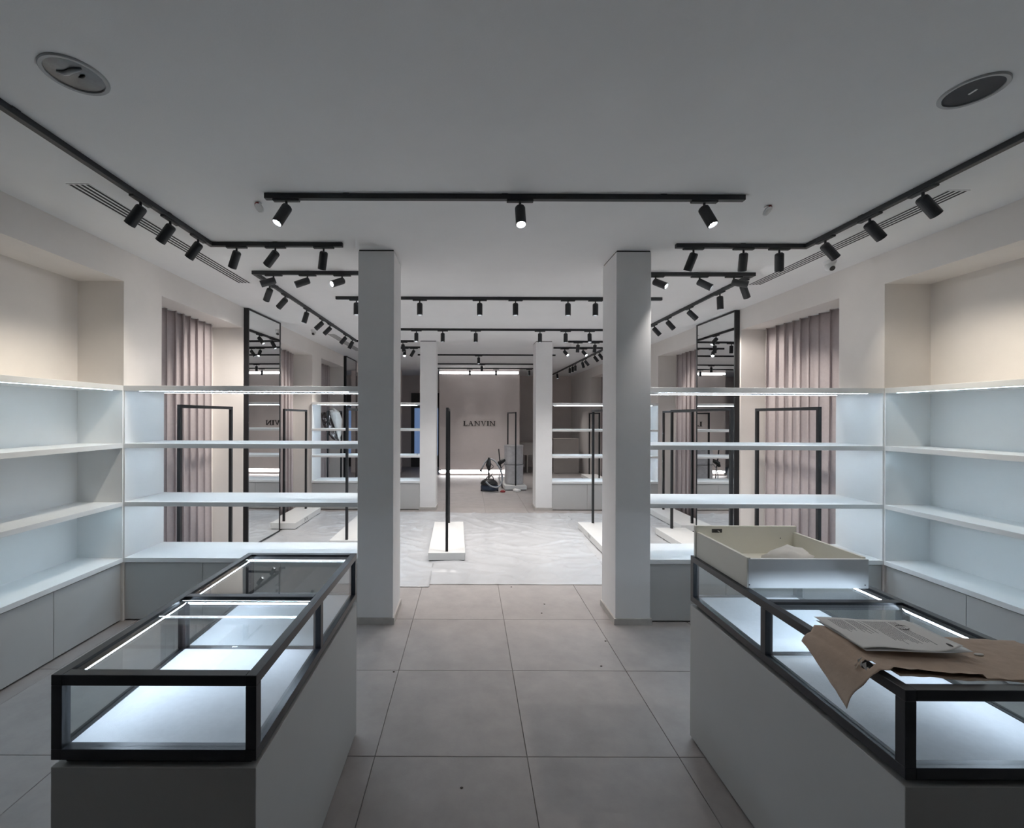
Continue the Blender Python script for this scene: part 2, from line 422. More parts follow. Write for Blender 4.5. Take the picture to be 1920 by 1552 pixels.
def display_case(x0, x1, y0, y1, led_side, cross_led, label):
    t = thing('display_case', label, 'display case', ((x0 + x1) / 2, (y0 + y1) / 2, 0))
    zb, z0, z1 = 0.743, 0.764, 1.017
    s = 0.032
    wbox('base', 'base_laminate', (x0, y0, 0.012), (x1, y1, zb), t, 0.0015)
    wbox('toe_kick', 'gap_dark', (x0 + 0.02, y0 + 0.02, 0), (x1 - 0.02, y1 - 0.02, 0.012), t)
    wbox('recess', 'gap_dark', (x0 + 0.025, y0 + 0.025, zb), (x1 - 0.025, y1 - 0.025, z0), t)
    ym = (y0 + y1) / 2
    def rail(lo, hi): return wbox('frame_rail', 'frame_metal', lo, hi, t, 0.0012)
    for z in (z0, z1 - s):
        for x in (x0, x1 - s): rail((x, y0, z), (x + s, y1, z + s))
        for y in (y0, y1 - s): rail((x0 + s, y, z), (x1 - s, y + s, z + s))
    top_cross = rail((x0 + s, ym - s / 2, z1 - s), (x1 - s, ym + s / 2, z1))
    rail((x0 + s, ym - s / 2, z0), (x1 - s, ym + s / 2, z0 + s * 0.9))
    for x in (x0, x1 - s):
        for y in (y0, ym - s / 2, y1 - s):
            wbox('post', 'frame_metal', (x, y, z0 + s), (x + s, y + s, z1 - s), t, 0.0012)
    zf = z0 + 0.030
    for a, b in ((y0 + s, ym - s / 2), (ym + s / 2, y1 - s)):
        wbox('display_panel', 'felt', (x0 + s, a, z0 + 0.004), (x1 - s, b, zf), t)
        wbox('glass_pane', 'glass', (x0 + s, a, z1 - 0.012), (x1 - s, b, z1 - 0.006), t)
        for x in (x0 + 0.012, x1 - 0.018):
            wbox('glass_pane', 'glass', (x, a, z0 + s), (x + 0.006, b, z1 - s), t)
        # strip in a corner profile under the long rail, tilted down and inward
        if led_side < 0: led_prism((x0 + s, a + 0.012, z1 - s + 0.012), (x0 + s, b - 0.012, z1 - s + 0.012), (1, 0, 0), t)
        else: led_prism((x1 - s, a + 0.012, z1 - s + 0.012), (x1 - s, b - 0.012, z1 - s + 0.012), (-1, 0, 0), t)
    for y in (y0 + 0.012, ym - 0.003, y1 - 0.018):
        wbox('glass_pane', 'glass', (x0 + s, y, z0 + s), (x1 - s, y + 0.006, z1 - s), t)
    yy = ym + s / 2 if cross_led < 0 else ym - s / 2
    led_prism((x0 + s + 0.02, yy, z1 - s + 0.012), (x1 - s - 0.02, yy, z1 - s + 0.012), (0, 1 if cross_led < 0 else -1, 0), t)
    return t
display_case(-1.240, -0.630, 1.335, 2.530, -1, 1, 'empty glass display case with black frame and strip lights on white base')
display_case(1.240, 1.845, 1.275, 2.515, 1, -1, 'glass display case on white base carrying a drawer and brown paper')

# ------------------------------------------------------------------ drawer standing on the case
ZT = 1.0175
def drawer():
    x0, x1, y0, y1 = 1.257, 1.806, 2.03, 2.50
    t = thing('drawer_box', 'loose white drawer box standing on the glass case', 'drawer', ((x0 + x1) / 2, (y0 + y1) / 2, ZT))
    hs, hf, w = 0.132, 0.170, 0.016
    wbox('back_board', 'drawer_front', (x0 + 0.006, y0, ZT), (x1, y0 + w, ZT + hs), t, 0.001)
    wbox('side_board', 'drawer_board', (x0, y0 + 0.001, ZT), (x0 + w, y1 - w, ZT + hs + 0.006), t, 0.001)
    wbox('side_board', 'drawer_board', (x1 - w, y0 + w, ZT), (x1, y1 - w, ZT + hs + 0.006), t, 0.001)
    f = wbox('front_board', 'drawer_board', (x0 - 0.006, y1 - w, ZT), (x1 + 0.004, y1, ZT + hf), t, 0.001)
    wbox('bottom', 'drawer_board', (x0 + w, y0 + w, ZT + 0.012), (x1 - w, y1 - w, ZT + 0.02), t)
    r = t.location
    b = bmesh.new(); abox(b, (1.342 - r.x, y1 - w - 0.002 - r.y, ZT + hf - 0.036 - r.z), (1.398 - r.x, y1 - w + 0.001 - r.y, ZT + hf - 0.016 - r.z), 0.0009)
    slot = bmesh_obj('handle_slot', b, 'black_plastic', f)
    b = bmesh.new(); tube(b, [(1.372 - r.x, y1 - w - 0.004 - r.y, ZT + hf - 0.023 - r.z), (1.383 - r.x, y1 - w - 0.006 - r.y, ZT + hf - 0.031 - r.z)], 0.0025, 6)
    bmesh_obj('latch', b, 'chrome', f)
    for x, y, z, ax in ((x0 + 0.010, y0 - 0.0005, ZT + 0.016, 'Y'), (x1 - 0.017, y0 - 0.0005, ZT + 0.016, 'Y'), (1.72, y1 - w - 0.0005, ZT + 0.105, 'Y')):
        b = bmesh.new(); lathe(b, [(0, 0.0015), (0.0025, 0.0015), (0.0028, 0), (0.0025, -0.0015), (0, -0.0015)], 8, (x - r.x, y - r.y, z - r.z), ax)
        bmesh_obj('screw', b, 'screw', t)
    return t
drawer()
def crumple(name, m, c, rad, seed, parent=None, amp=0.35, sub=3, fr=2.2, smooth=True):
    bm = bmesh.new(); bmesh.ops.create_icosphere(bm, subdivisions=sub, radius=1.0)
    for v in bm.verts:
        n = v.co.normalized()
        d = 1 + amp * noise.noise(n * fr + Vector((seed, seed * 1.7, 0))) + amp * 0.5 * abs(noise.noise(n * fr * 2.3 + Vector((0, seed, 3))))
        v.co = Vector((n.x * rad[0] * d, n.y * rad[1] * d, n.z * rad[2] * d))
    zmin = min(v.co.z for v in bm.verts)
    if parent is None:
        for v in bm.verts: v.co.z = max(v.co.z, zmin * 0.35) - zmin * 0.35
    return bmesh_obj(name, bm, m, parent, smooth=smooth, loc=c)
tag(crumple('cloth_bundle', 'cloth', (1.60, 2.25, ZT + 0.0205), (0.11, 0.08, 0.072), 4.1), 'crumpled white cloth lying inside the loose drawer', 'cloth')

# ------------------------------------------------------------------ papers on the case
def kraft_paper():
    t = thing('brown_paper', 'torn brown wrapping paper hanging over the edge of the glass case', 'paper', (1.5, 1.45, ZT))
    r = t.location
    def front(x):     # ragged front edge
        return 1.352 - 0.10 * max(0, (x - 1.25)) + 0.006 * noise.noise(Vector((x * 25, 0, 0)))
    def back(x):
        return 1.615 - 0.10 * (x - 1.25) + 0.010 * noise.noise(Vector((x * 18, 5, 0)))
    def fn(s, q):
        # s runs from the hanging flap (0) to the far side (1); q from front to back
        L = -0.135 + s * 0.80               # arc length from the case edge at x = 1.245
        y0, y1 = front(1.245 + max(L, 0)), back(1.245 + max(L, 0))
        if L < 0:
            k = -L / 0.135
            y0 = y0 + 0.035 * k - 0.006 * math.sin(k * 7)
            L *= 1.0 - 0.74 * q ** 0.9          # the flap hangs lowest at its front corner
        y = y0 + (y1 - y0) * q
        R = 0.05                            # soft fold over the edge
        a0 = 0.03
        if L >= a0:
            x, z = 1.245 + L - 0.03, 0.006
        else:
            ang = min((a0 - L) / R, 1.25)
            rest = max(0, (a0 - L) - 1.25 * R)
            x = 1.245 - R * math.sin(ang) - rest * math.cos(1.25)
            z = 0.006 - R * (1 - math.cos(ang)) - rest * math.sin(1.25)
        z += 0.010 * max(0, noise.noise(Vector((x * 7, y * 9, 1.3)))) + 0.002 * noise.noise(Vector((x * 40, y * 40, 0)))
        if L > 0.02: z += 0.022 * math.exp(-((L - 0.02) / 0.10) ** 2) * (0.4 + 0.6 * q)
        if q < 0.12 and 0.05 < L < 0.3: z += (0.12 - q) * 0.10
        return (x - r.x, y - r.y, max(z, 0.0015) if L > 0.02 else z)
    o = grid_obj('sheet', 'kraft', 70, 34, fn, t, 0.0006)
    # the torn hole near the fold
    bm = bmesh.new(); bm.from_mesh(o.data); bm.faces.ensure_lookup_table()
    dele = [f for f in bm.faces if (lambda c: ((c.x + r.x - 1.232) / 0.016) ** 2 + ((c.y + r.y - 1.392) / 0.014) ** 2 < 1 + 0.5 * noise.noise(c * 90))(f.calc_center_median())]
    bmesh.ops.delete(bm, geom=dele, context='FACES'); bm.to_mesh(o.data); bm.free()
    bm = bmesh.new()
    for k in range(7):
        a = k * 2 * math.pi / 7
        c = Vector((1.222 - r.x + 0.010 * math.cos(a), 1.392 - r.y + 0.013 * math.sin(a), 0.012 + 0.010 * math.sin(a * 2)))
        vs = [bm.verts.new(c + Vector(d)) for d in ((0, 0, 0.004), (-0.012, 0.006 * math.cos(a), -0.006), (-0.006, 0.010 * math.sin(a), -0.016))]
        bm.faces.new(vs)
    tr = bmesh_obj('torn_edge', bm, 'cloth', t); md = tr.modifiers.new('thickness', 'SOLIDIFY'); md.thickness = 0.0006
    def under(s, q):
        x = 1.285 + s * 0.52
        y = front(x) - 0.010 + 0.10 * q + 0.004 * math.sin(s * 14)
        return (x - r.x, y - r.y, 0.0035 + 0.001 * noise.noise(Vector((x * 20, y * 20, 2))))
    grid_obj('lower_fold', 'kraft', 30, 6, under, t, 0.0006)
    return t
kraft_paper()
def letter():
    x0, x1, y0, y1 = 1.262, 1.560, 1.437, 1.645
    t = thing('printed_letter', 'printed white letter curling up on the brown paper', 'paper', (x0, y0, ZT + 0.026))
    def fn(s, q):
        x, y = s * (x1 - x0), q * (y1 - y0)
        z = 0.006 + 0.006 * math.sin(s * 4.5 + 0.6) * (1 - q) + 0.004 * noise.noise(Vector((s * 3, q * 3, 0)))
        if s > 0.72: z += 0.09 * (s - 0.72) ** 1.6 * (1.25 - q) * 1.6
        z += 0.012 * q * (1 - s)
        return (x + 0.05 * s * (1 - q) * 0.2 - 0.02 * (1 - q) * 0 + 0.025 * q * s, y - 0.010 * s, z)
    o = grid_obj('page', 'letter_paper', 30, 22, fn, t, 0.0005)
    def fn2(s, q):
        p = Vector(fn(s, q)); p.z = 0.0015 + 0.25 * p.z
        return p + Vector((0.022 * s + 0.004, -0.006, 0))
    grid_obj('page', 'white_plastic', 20, 12, fn2, t, 0.0005)
    # round mark printed at the head of the page, two blades in a broken ring
    bm = bmesh.new()
    c = Vector((0.83, 0.74))
    def on(px, py):   # page space, metres around the mark
        p = Vector(fn(min(0.999, c.x + px / 0.298), c.y + py / 0.208)); p.z += 0.0012; return p
    for a0, a1 in ((20, 150), (200, 330)):
        outer, inner = [], []
        for k in range(13):
            a = math.radians(a0 + (a1 - a0) * k / 12); w = 0.005 * math.sin(math.pi * k / 12) + 0.0012
            outer.append(bm.verts.new(on(0.0175 * math.cos(a), 0.0175 * math.sin(a))))
            inner.append(bm.verts.new(on((0.0175 - w) * math.cos(a), (0.0175 - w) * math.sin(a))))
        for k in range(12): bm.faces.new((outer[k], outer[k + 1], inner[k + 1], inner[k]))
    o2 = bmesh_obj('printed_mark', bm, 'black_plastic', o)
    bm = bmesh.new(); c = Vector((0.93, 0.10))
    vs = [bm.verts.new(on(0.004 * math.cos(k * math.pi / 5), 0.012 * math.sin(k * math.pi / 5))) for k in range(10)]
    bm.faces.new(vs); bmesh_obj('printed_mark', bm, 'black_plastic', o)
letter()
tag(crumple('paper_scrap', 'cloth', (1.648, 1.452, ZT + 0.0075), (0.016, 0.007, 0.004), 8.3, amp=0.2, sub=2), 'tiny white scrap lying on the brown wrapping paper', 'paper scrap')

# ------------------------------------------------------------------ curtains and mirrors
def curtain(x, y0, y1, label, seed, n=13, group=None):
    rnd = random.Random(seed)
    t = thing('curtain', label, 'curtain', (x, (y0 + y1) / 2, 0), group=group)
    ph = [rnd.uniform(-0.5, 0.5) for _ in range(n + 2)]
    am = [rnd.uniform(0.6, 1.3) for _ in range(n + 2)]
    z0, z1 = 0.015, ZS - 0.004
    def fn(s, q):
        w = s + 0.35 / n * noise.noise(Vector((s * 3.1, 0.3, seed)))          # folds of uneven width
        u = w * n; k = max(0, min(int(u), n)); f = max(0.0, min(1.0, u - k))
        a = am[k] * (1 - f) + am[min(k + 1, n + 1)] * f
        sway = 0.10 * (1 - q) * noise.noise(Vector((s * 5, q * 1.3, seed)))
        ang = 2 * math.pi * (u + sway)
        amp = 0.052 * a * (0.8 + 0.25 * (1 - q))
        xx = amp * (math.sin(ang) + 0.22 * math.sin(2 * ang + 0.7 + seed))
        y = (y0 - y1) / 2 + s * (y1 - y0) + 0.022 * a * math.sin(2 * ang)
        return (xx, y, z0 + q * (z1 - z0))
    grid_obj('fabric', 'curtain', n * 18, 14, fn, t, 0.003)
    box('curtain_rail', 'white_plastic', (-0.012, (y0 - y1) / 2, z1 - 0.002), (0.012, (y1 - y0) / 2, ZS), t)
G = 'mauve curtains in the window recesses'
curtain(-3.31, 4.40, 5.80, 'mauve curtain in the first window recess on the empty case side', 3, 10, G)
curtain(-3.31, 6.97, 8.40, 'mauve curtain beyond the tall mirror on the empty case side', 4, 9, G)
curtain(-3.31, 9.12, 10.50, 'dim curtain behind the foil-wrapped garment', 5, 9, G)
curtain(3.91, 4.40, 5.90, 'mauve curtain behind the black rail near the loose drawer', 6, 10, G)
curtain(3.91, 6.97, 8.40, 'mauve curtain beyond the tall mirror on the drawer side', 7, 9, G)
curtain(3.91, 9.12, 10.55, 'far mauve curtain behind the last column on the drawer side', 8, 9, G)
curtain(3.91, 11.72, 13.2, 'far mauve curtain at the end of the drawer side wall', 9, 9, G)
curtain(-3.31, 11.72, 13.2, 'far mauve curtain at the end of the empty case side wall', 10, 9, G)

def mirror(sgn, y0, y1, label, turn=0.0):
    xw = XL if sgn < 0 else XR
    xi = xw - sgn * 0.065
    t = thing('wall_mirror', label, 'mirror', (xw, (y0 + y1) / 2, 0))
    post = (xw - sgn * abs(turn) * 0.5 * (y1 - y0), (y0 + y1) / 2, 0)
    a, b = min(xw, xi), max(xw, xi)
    e = 0.022; z1 = ZC - 0.006
    def bar(lo, hi): wbox('frame_bar', 'black_metal', lo, hi, t, 0.001)
    bar((a, y0, 0.004), (b, y0 + e, z1)); bar((a, y1 - e, 0.004), (b, y1, z1))
    bar((a, y0 + e, 0.004), (b, y1 - e, 0.004 + e)); bar((a, y0 + e, z1 - e), (b, y1 - e, z1))
    g0, g1 = (xi - 0.014, xi - 0.006) if sgn < 0 else (xi + 0.006, xi + 0.014)
    wbox('mirror_glass', 'mirror', (g0, y0 + e, 0.004 + e), (g1, y1 - e, z1 - e), t)
    wbox('backing', 'black_metal', (min(xw, (g0 + g1) / 2), y0 + e, 0.004 + e), (max(xw, (g0 + g1) / 2), y1 - e, z1 - e), t)
    t.location = post; t.rotation_euler = (0, 0, turn)
mirror(-1, 5.97, 6.93, 'floor to ceiling black framed mirror on the empty case side', -0.028)
mirror(1, 5.99, 6.99, 'floor to ceiling black framed mirror on the drawer side', 0.012)
mirror(-1, 10.72, 11.68, 'far dark mirror seen past the foil-wrapped garment')
mirror(1, 10.72, 11.68, 'far tall mirror on the drawer side wall')

# ------------------------------------------------------------------ dust sheets on the floor
def sheet(name, label, x0, x1, y0, y1, seed, zb):
    def fn(s, q):
        x, y = x0 + s * (x1 - x0), y0 + q * (y1 - y0)
        p = Vector((x * 1.1 + seed, y * 1.6, seed))
        w = Vector((noise.noise(p * 0.9), noise.noise(p * 0.9 + Vector((7, 3, 1))), 0))
        f1 = 1 - abs(noise.noise(p * 1.3 + w * 1.2)) * 2
        f2 = 1 - abs(noise.noise(p * 2.9 + w * 2.0 + Vector((4, 9, 2)))) * 2
        h = 0.020 * max(0, f1) ** 7 + 0.010 * max(0, f2) ** 6 + 0.0035 * (noise.noise(p * 6) + 0.5)
        e = min(1.0, min(s * (x1 - x0), q * (y1 - y0) * 1.0) / 0.25 + 0.1)
        edge = 0.03 * noise.noise(Vector((y * 2.1, seed, 0))) if s in (0.0, 1.0) else 0
        return (x + edge, y, zb + max(0, h) * e)
    o = grid_obj(name, 'film', int((x1 - x0) / 0.024), int((y1 - y0) / 0.028), fn, None, 0.0006)
    tag(o, label, 'dust sheet', 'plastic dust sheets on the floor')
sheet('dust_sheet', 'wrinkled pale dust sheet under the rail base at the centre of the aisle', -0.62, 1.78, 4.78, 8.30, 2.0, 0.0022)
sheet('dust_sheet', 'wrinkled pale dust sheet spread by the mirror on the empty case side', -2.92, -0.42, 4.70, 8.35, 5.5, 0.0045)
sheet('dust_sheet', 'wrinkled pale dust sheet under the rail bases on the drawer side', 1.62, 3.52, 4.75, 8.25, 9.1, 0.0045)

# ------------------------------------------------------------------ garment rails
RT = 1.895
def rail(x, yc, length, rot, label, base=True, bw=0.455, bl=1.62, scrib=None, group='black garment rails'):
    t = thing('garment_rail', label, 'garment rail', (x, yc, 0.02 if base else 0.0), rot, group)
    z0 = 0.092 if base else 0.0; zt = RT - t.location.z
    s = 0.0165
    if base:
        b = box('platform', 'platform', (-bw / 2, -bl / 2, 0.0), (bw / 2, bl / 2, 0.092), t, 0.003)
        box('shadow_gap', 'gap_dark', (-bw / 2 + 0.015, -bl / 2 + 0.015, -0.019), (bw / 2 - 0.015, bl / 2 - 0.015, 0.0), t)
        if scrib:
            bm = bmesh.new()
            sx = -bw / 2 - 0.001 if scrib[0] < 0 else bw / 2 + 0.001
            for st in scrib[1]:
                tube(bm, [(sx, scrib[2] + (p[0] if scrib[0] < 0 else p[0]), 0.015 + p[1]) for p in st], 0.0022, 5)
            bmesh_obj('marker_writing', bm, 'scribble', b)
    for y in (-length / 2, length / 2):
        box('post', 'black_metal', (-s, y - s, z0), (s, y + s, zt - 2 * s), t, 0.001)
    box('top_bar', 'black_metal', (-s, -length / 2 - s, zt - 2 * s), (s, length / 2 + s, zt), t, 0.001)
    return t
R7 = [[(0.0, 0.06), (-0.05, 0.06), (-0.02, 0.01)], [(-0.09, 0.05), (-0.13, 0.055), (-0.12, 0.02), (-0.08, 0.015), (-0.09, 0.05)]]
NV = [[(0.0, 0.0), (0.01, 0.06), (0.06, 0.01), (0.07, 0.065)], [(0.10, 0.06), (0.13, 0.01), (0.16, 0.065)]]
rail(-0.295, 6.33, 1.50, math.radians(1.6), 'black garment rail on a clean white base in the aisle')
rail(1.955, 6.33, 1.53, 0, 'black garment rail with its near end hidden by the drawer side column', scrib=(-1, R7, 0.2))
rail(-1.656, 6.86, 1.53, 0, 'black garment rail rising behind the shelves next to the empty case side column')
rail(3.05, 6.0, 1.53, 0, 'wide black garment rail standing before the drawer side mirror', scrib=(-1, R7, -0.45))
rail(-2.90, 4.985, 0.965, 0, 'black garment rail before the first curtain on the empty case side', bl=1.06)
rail(3.50, 4.985, 0.965, 0, 'black garment rail before the first curtain on the drawer side', bl=1.06, bw=0.42)
rail(-2.94, 7.62, 0.96, 0, 'black garment rail beside the mirror on the empty case side', bl=1.2, scrib=(1, NV, -0.2))
rail(3.52, 7.62, 1.05, 0, 'narrow black garment rail farther back than the drawer side mirror', bl=1.3)
rail(-2.90, 9.70, 0.965, 0, 'far black garment rail with the foil-wrapped garment', bl=1.06)
rail(3.50, 12.6, 1.0, 0, 'farthest black garment rail seen between far shelves', bl=1.1)
rail(1.095, 11.65, 1.50, math.radians(2.4), 'black garment rail with two wrapped drums on its base', bw=0.53)

# garment in foil on the far rail
t = thing('wrapped_garment', 'garment bag hanging, half dark foil and half white cloth', 'garment', (-2.78, 9.24, 1.22))
FL = [(838, 170), (842, 230), (865, 300), (900, 370), (950, 425), (1015, 448)]
MD = [(915, 150), (940, 220), (965, 290), (985, 340), (1003, 395), (1020, 446)]
WR = [(960, 122), (1018, 160), (1042, 230), (1043, 300), (1033, 380), (1022, 448)]
def bag(A, B, bulge, seed):
    def pt(L, q):
        f = q * 5; k = min(int(f), 4); f -= k
        return (L[k][0] * (1 - f) + L[k + 1][0] * f, L[k][1] * (1 - f) + L[k + 1][1] * f)
    def fn(s, q):
        a, b = pt(A, 1 - q), pt(B, 1 - q)
        cx, cy = a[0] + (b[0] - a[0]) * s, a[1] + (b[1] - a[1]) * s
        x = (440 + 0.1933 * cx - 880) * 9.3 / FPX; z = H - (740 + 0.1933 * cy - 778) * 9.3 / FPX   # sizes read off at the rail's distance
        n = noise.noise(Vector((x * 22 + seed, z * 16, seed))) 
        y = 9.30 - bulge * math.sin(math.pi * s) ** 0.6 * math.sin(math.pi * min(1, max(0, q * 0.9 + 0.08))) - 0.035 * n
        return (x - t.location.x, y - t.location.y, z - t.location.z)
    return fn
grid_obj('foil_cover', 'foil', 14, 22, bag(FL, MD, 0.10, 2.0), t, 0.004, smooth=False)
grid_obj('white_cover', 'cloth', 14, 22, bag(MD, WR, 0.13, 7.0), t, 0.004)
bm = bmesh.new(); tube(bm, spline([(0.0, 0.0, 0.66), (-0.04, 0.02, 0.70), (-0.12, 0.04, 0.69), (-0.13, 0.05, 0.66)], 10), 0.003, 6)
bmesh_obj('hanger_hook', bm, 'chrome', t)

# ------------------------------------------------------------------ wrapped drums and vacuum cleaner
def drum(z, label, seed, dx=0.0):
    t = thing('wrapped_drum', label, 'drum', (1.115 + dx, 11.22, z), group='wrapped drums')
    bm = bmesh.new(); h = 0.475; r = 0.232
    vs = lathe(bm, [(0, 0), (r * 0.86, 0), (r * 0.97, 0.015), (r, 0.04), (r * 1.02, h * 0.3), (r * 1.0, h * 0.6), (r * 1.01, h - 0.025), (r * 0.93, h), (0, h)], 28)
    for v in vs:
        if 0.005 < v.co.z < h - 0.005:
            v.co.x *= 1 + 0.025 * noise.noise(v.co * 6 + Vector((seed, 0, 0))); v.co.y *= 1 + 0.025 * noise.noise(v.co * 6 + Vector((seed, 0, 0)))
    bmesh_obj('body', bm, 'wrap', t, smooth=False)
    bm = bmesh.new(); lathe(bm, [(r * 0.99, h - 0.03), (r * 1.04, h - 0.02), (r * 1.03, h + 0.004), (r * 0.9, h + 0.002)], 28)
    bmesh_obj('wrap_fold', bm, 'wrap', t)
drum(0.113, 'lower of two wrapped drums stacked on a rail base', 1)
drum(0.593, 'upper of two wrapped drums stacked on a rail base', 2, -0.005)

t = thing('vacuum_cleaner', 'dark canister vacuum cleaner with grey hose on the far floor', 'vacuum cleaner', (0.49, 10.75, 0))
bm = bmesh.new()
vs = lathe(bm, [(0, 0.03), (0.19, 0.03), (0.215, 0.06), (0.215, 0.13), (0.19, 0.16), (0, 0.165)], 22)
for v in vs: v.co.y *= 0.85
bmesh_obj('body', bm, 'blue_plastic', t, smooth=False)
bm = bmesh.new()
vs = lathe(bm, [(0.20, 0.16), (0.21, 0.19), (0.17, 0.25), (0.10, 0.29), (0, 0.30)], 22)
for v in vs: v.co.y *= 0.85; v.co.x += -0.02 * v.co.z * 3
bmesh_obj('motor_cover', bm, 'black_plastic', t)
for sx in (-1, 1):
    bm = bmesh.new(); lathe(bm, [(0, -0.02), (0.05, -0.02), (0.05, 0.02), (0, 0.02)], 14, (sx * 0.19, 0.05, 0.05), 'X')
    bmesh_obj('wheel', bm, 'black_plastic', t)
bm = bmesh.new(); tube(bm, spline([(-0.10, -0.04, 0.28), (-0.03, -0.05, 0.36), (0.06, -0.05, 0.36), (0.10, -0.04, 0.27)], 16), 0.012, 8)
bmesh_obj('handle', bm, 'black_plastic', t)
bm = bmesh.new(); tube(bm, spline([(-0.10, -0.16, 0.25), (0.02, -0.19, 0.15), (0.18, -0.17, 0.12), (0.29, -0.10, 0.25), (0.27, -0.05, 0.48), (0.14, -0.02, 0.70), (0.00, 0.0, 0.77), (-0.10, 0.0, 0.70), (-0.19, 0, 0.53)], 60), 0.021, 8)
bmesh_obj('hose', bm, 'grey_hose', t, smooth=True)
bm = bmesh.new(); tube(bm, [(-0.19, 0, 0.53), (-0.205, 0, 0.50), (-0.215, 0, 0.465)], [0.022, 0.026, 0.04], 10)
bmesh_obj('nozzle', bm, 'black_plastic', t)
bm = bmesh.new(); tube(bm, [(-0.02, 0.0, 0.28), (-0.02, 0.0, 0.50), (-0.03, 0, 0.62), (-0.01, 0, 0.80)], [0.016, 0.024, 0.07, 0.03], 10)
bmesh_obj('tool_grip', bm, 'black_plastic', t)
bm = bmesh.new(); tube(bm, spline([(0.0, -0.02, 0.32), (0.07, -0.03, 0.45), (0.00, -0.02, 0.52), (0.09, -0.02, 0.58), (0.03, -0.02, 0.66)], 24), 0.008, 6)
bmesh_obj('cord', bm, 'black_plastic', t)

t = thing('floor_squeegee', 'black handled tool leaning by the wrapped drums', 'tool', (0.80, 11.15, 0))
bm = bmesh.new(); tube(bm, [(0.02, 0, 0.0), (0.0, 0, 0.45), (-0.03, 0, 0.62), (-0.07, 0, 0.98)], [0.012, 0.012, 0.016, 0.014], 8)
bmesh_obj('handle', bm, 'black_plastic', t)
bm = bmesh.new(); tube(bm, [(-0.09, 0, 0.55), (-0.05, 0, 0.63), (0.03, 0, 0.68), (0.09, 0, 0.72)], [0.03, 0.055, 0.05, 0.035], 10)
bmesh_obj('grip', bm, 'black_plastic', t)
bm = bmesh.new(); tube(bm, spline([(0.08, 0, 0.62), (0.0, -0.02, 0.50), (-0.05, 0, 0.30), (0.0, 0, 0.03)], 18), 0.011, 6)
bmesh_obj('cable', bm, 'grey_hose', t)
tag(crumple('paper_scrap', 'cloth', (1.13, 10.66, 0.001), (0.09, 0.05, 0.05), 3.3, sub=2), 'crumpled white paper in front of the wrapped drums', 'paper scrap')
tag(crumple('red_rag', 'red_plastic', (0.79, 10.60, 0.001), (0.06, 0.05, 0.035), 6.1, sub=2), 'small reddish rag between vacuum cleaner and drums', 'rag')

# ------------------------------------------------------------------ end panel with its sign
FY = 13.6
fw = struct('wall_panel', 'feature_paint', (-0.91, FY, 0.165), (1.52, FY + 0.16, 3.065), 'free-standing taupe panel wall carrying the shop sign', 'wall')
box('core', 'feature_paint', (-0.85, FY + 0.07, 0.06), (1.46, FY + 0.16, 3.14), fw)
box('header', 'feature_paint', (-0.91, FY, 3.14), (1.52, FY + 0.16, ZC), fw)
box('plinth', 'feature_paint', (-0.89, FY + 0.01, 0.0), (1.50, FY + 0.16, 0.06), fw)
for z0, z1, lb in ((3.08, 3.125, 'white light bar glowing along the top of the sign wall'), (0.085, 0.14, 'white light bar glowing along the foot of the sign wall')):
    t = thing('light_bar', lb, 'light', (0.305, FY + 0.03, z0))
    wbox('diffuser', 'led_wall', (-0.91, FY + 0.01, z0), (1.49, FY + 0.05, z1), t, 0.004)
    for x in (-0.915, 1.49): wbox('end_cap', 'white_plastic', (x, FY + 0.008, z0 - 0.002), (x + 0.006, FY + 0.052, z1 + 0.002), t)
wbox('trim_line', 'led_off', (-0.91, FY - 0.004, 0.165), (1.52, FY, 0.178), fw)
def quad(*p): return list(p)
def serif_letter(ch):
    S, T, SE = 0.23, 0.10, 0.075
    P = []
    def r(a, b, c, d): P.append([(a, c), (b, c), (b, d), (a, d)])
    if ch == 'L':
        r(.14, .14 + S, 0, 1); r(.0, .45, 1 - SE, 1); r(.0, .84, 0, SE + .01)
        P.append([(.74, SE), (.86, 0), (.88, .30), (.85, .30)]); return P, .90
    if ch == 'A':
        P.append([(.10, .0), (.18, .0), (.56, 1), (.50, 1)]); P.append([(.46, 1), (.60, 1), (1.02, 0), (.81, 0)])
        r(.26, .82, .33, .33 + T); r(.0, .30, 0, SE); r(.70, 1.13, 0, SE); return P, 1.13
    if ch == 'N':
        r(.14, .14 + T + .02, 0, 1); r(1.0, 1.0 + T + .02, 0, 1)
        P.append([(.10, 1), (.30, 1), (1.08, 0), (.95, 0)])
        r(.0, .36, 0, SE); r(.0, .24, 1 - SE, 1); r(.84, 1.22, 1 - SE, 1); return P, 1.22
    if ch == 'V':
        P.append([(.11, 1), (.32, 1), (.65, 0), (.56, 0)]); P.append([(.92, 1), (1.0, 1), (.65, 0), (.58, 0)])
        r(.0, .44, 1 - SE, 1); r(.80, 1.12, 1 - SE, 1); return P, 1.12
    r(.14, .14 + S, 0, 1); r(.0, .45, 0, SE); r(.0, .45, 1 - SE, 1); return P, .45
t = thing('wall_sign', 'dark serif letters of the shop name on the end panel', 'sign', (0.302, FY, 1.50))
word, hh = 'LANVIN', 0.145
tot = sum(serif_letter(c)[1] for c in word) + 0.115 * 5
x = -tot / 2
k = 0.97 / (tot * hh)
for c in word:
    P, w = serif_letter(c)
    bm = bmesh.new()
    for i, p in enumerate(P):
        y0, y1 = -0.022 - 0.0004 * i, -0.001
        va = [bm.verts.new(((x + a) * hh * k, y0, b * hh)) for a, b in p]; vb = [bm.verts.new(((x + a) * hh * k, y1, b * hh)) for a, b in p]
        bm.faces.new(va); bm.faces.new(vb[::-1])
        for q in range(4): bm.faces.new((va[q], va[(q + 1) % 4], vb[(q + 1) % 4], vb[q]))
    bmesh_obj('letter', bm, 'sign_letter', t)
    x += w + 0.115

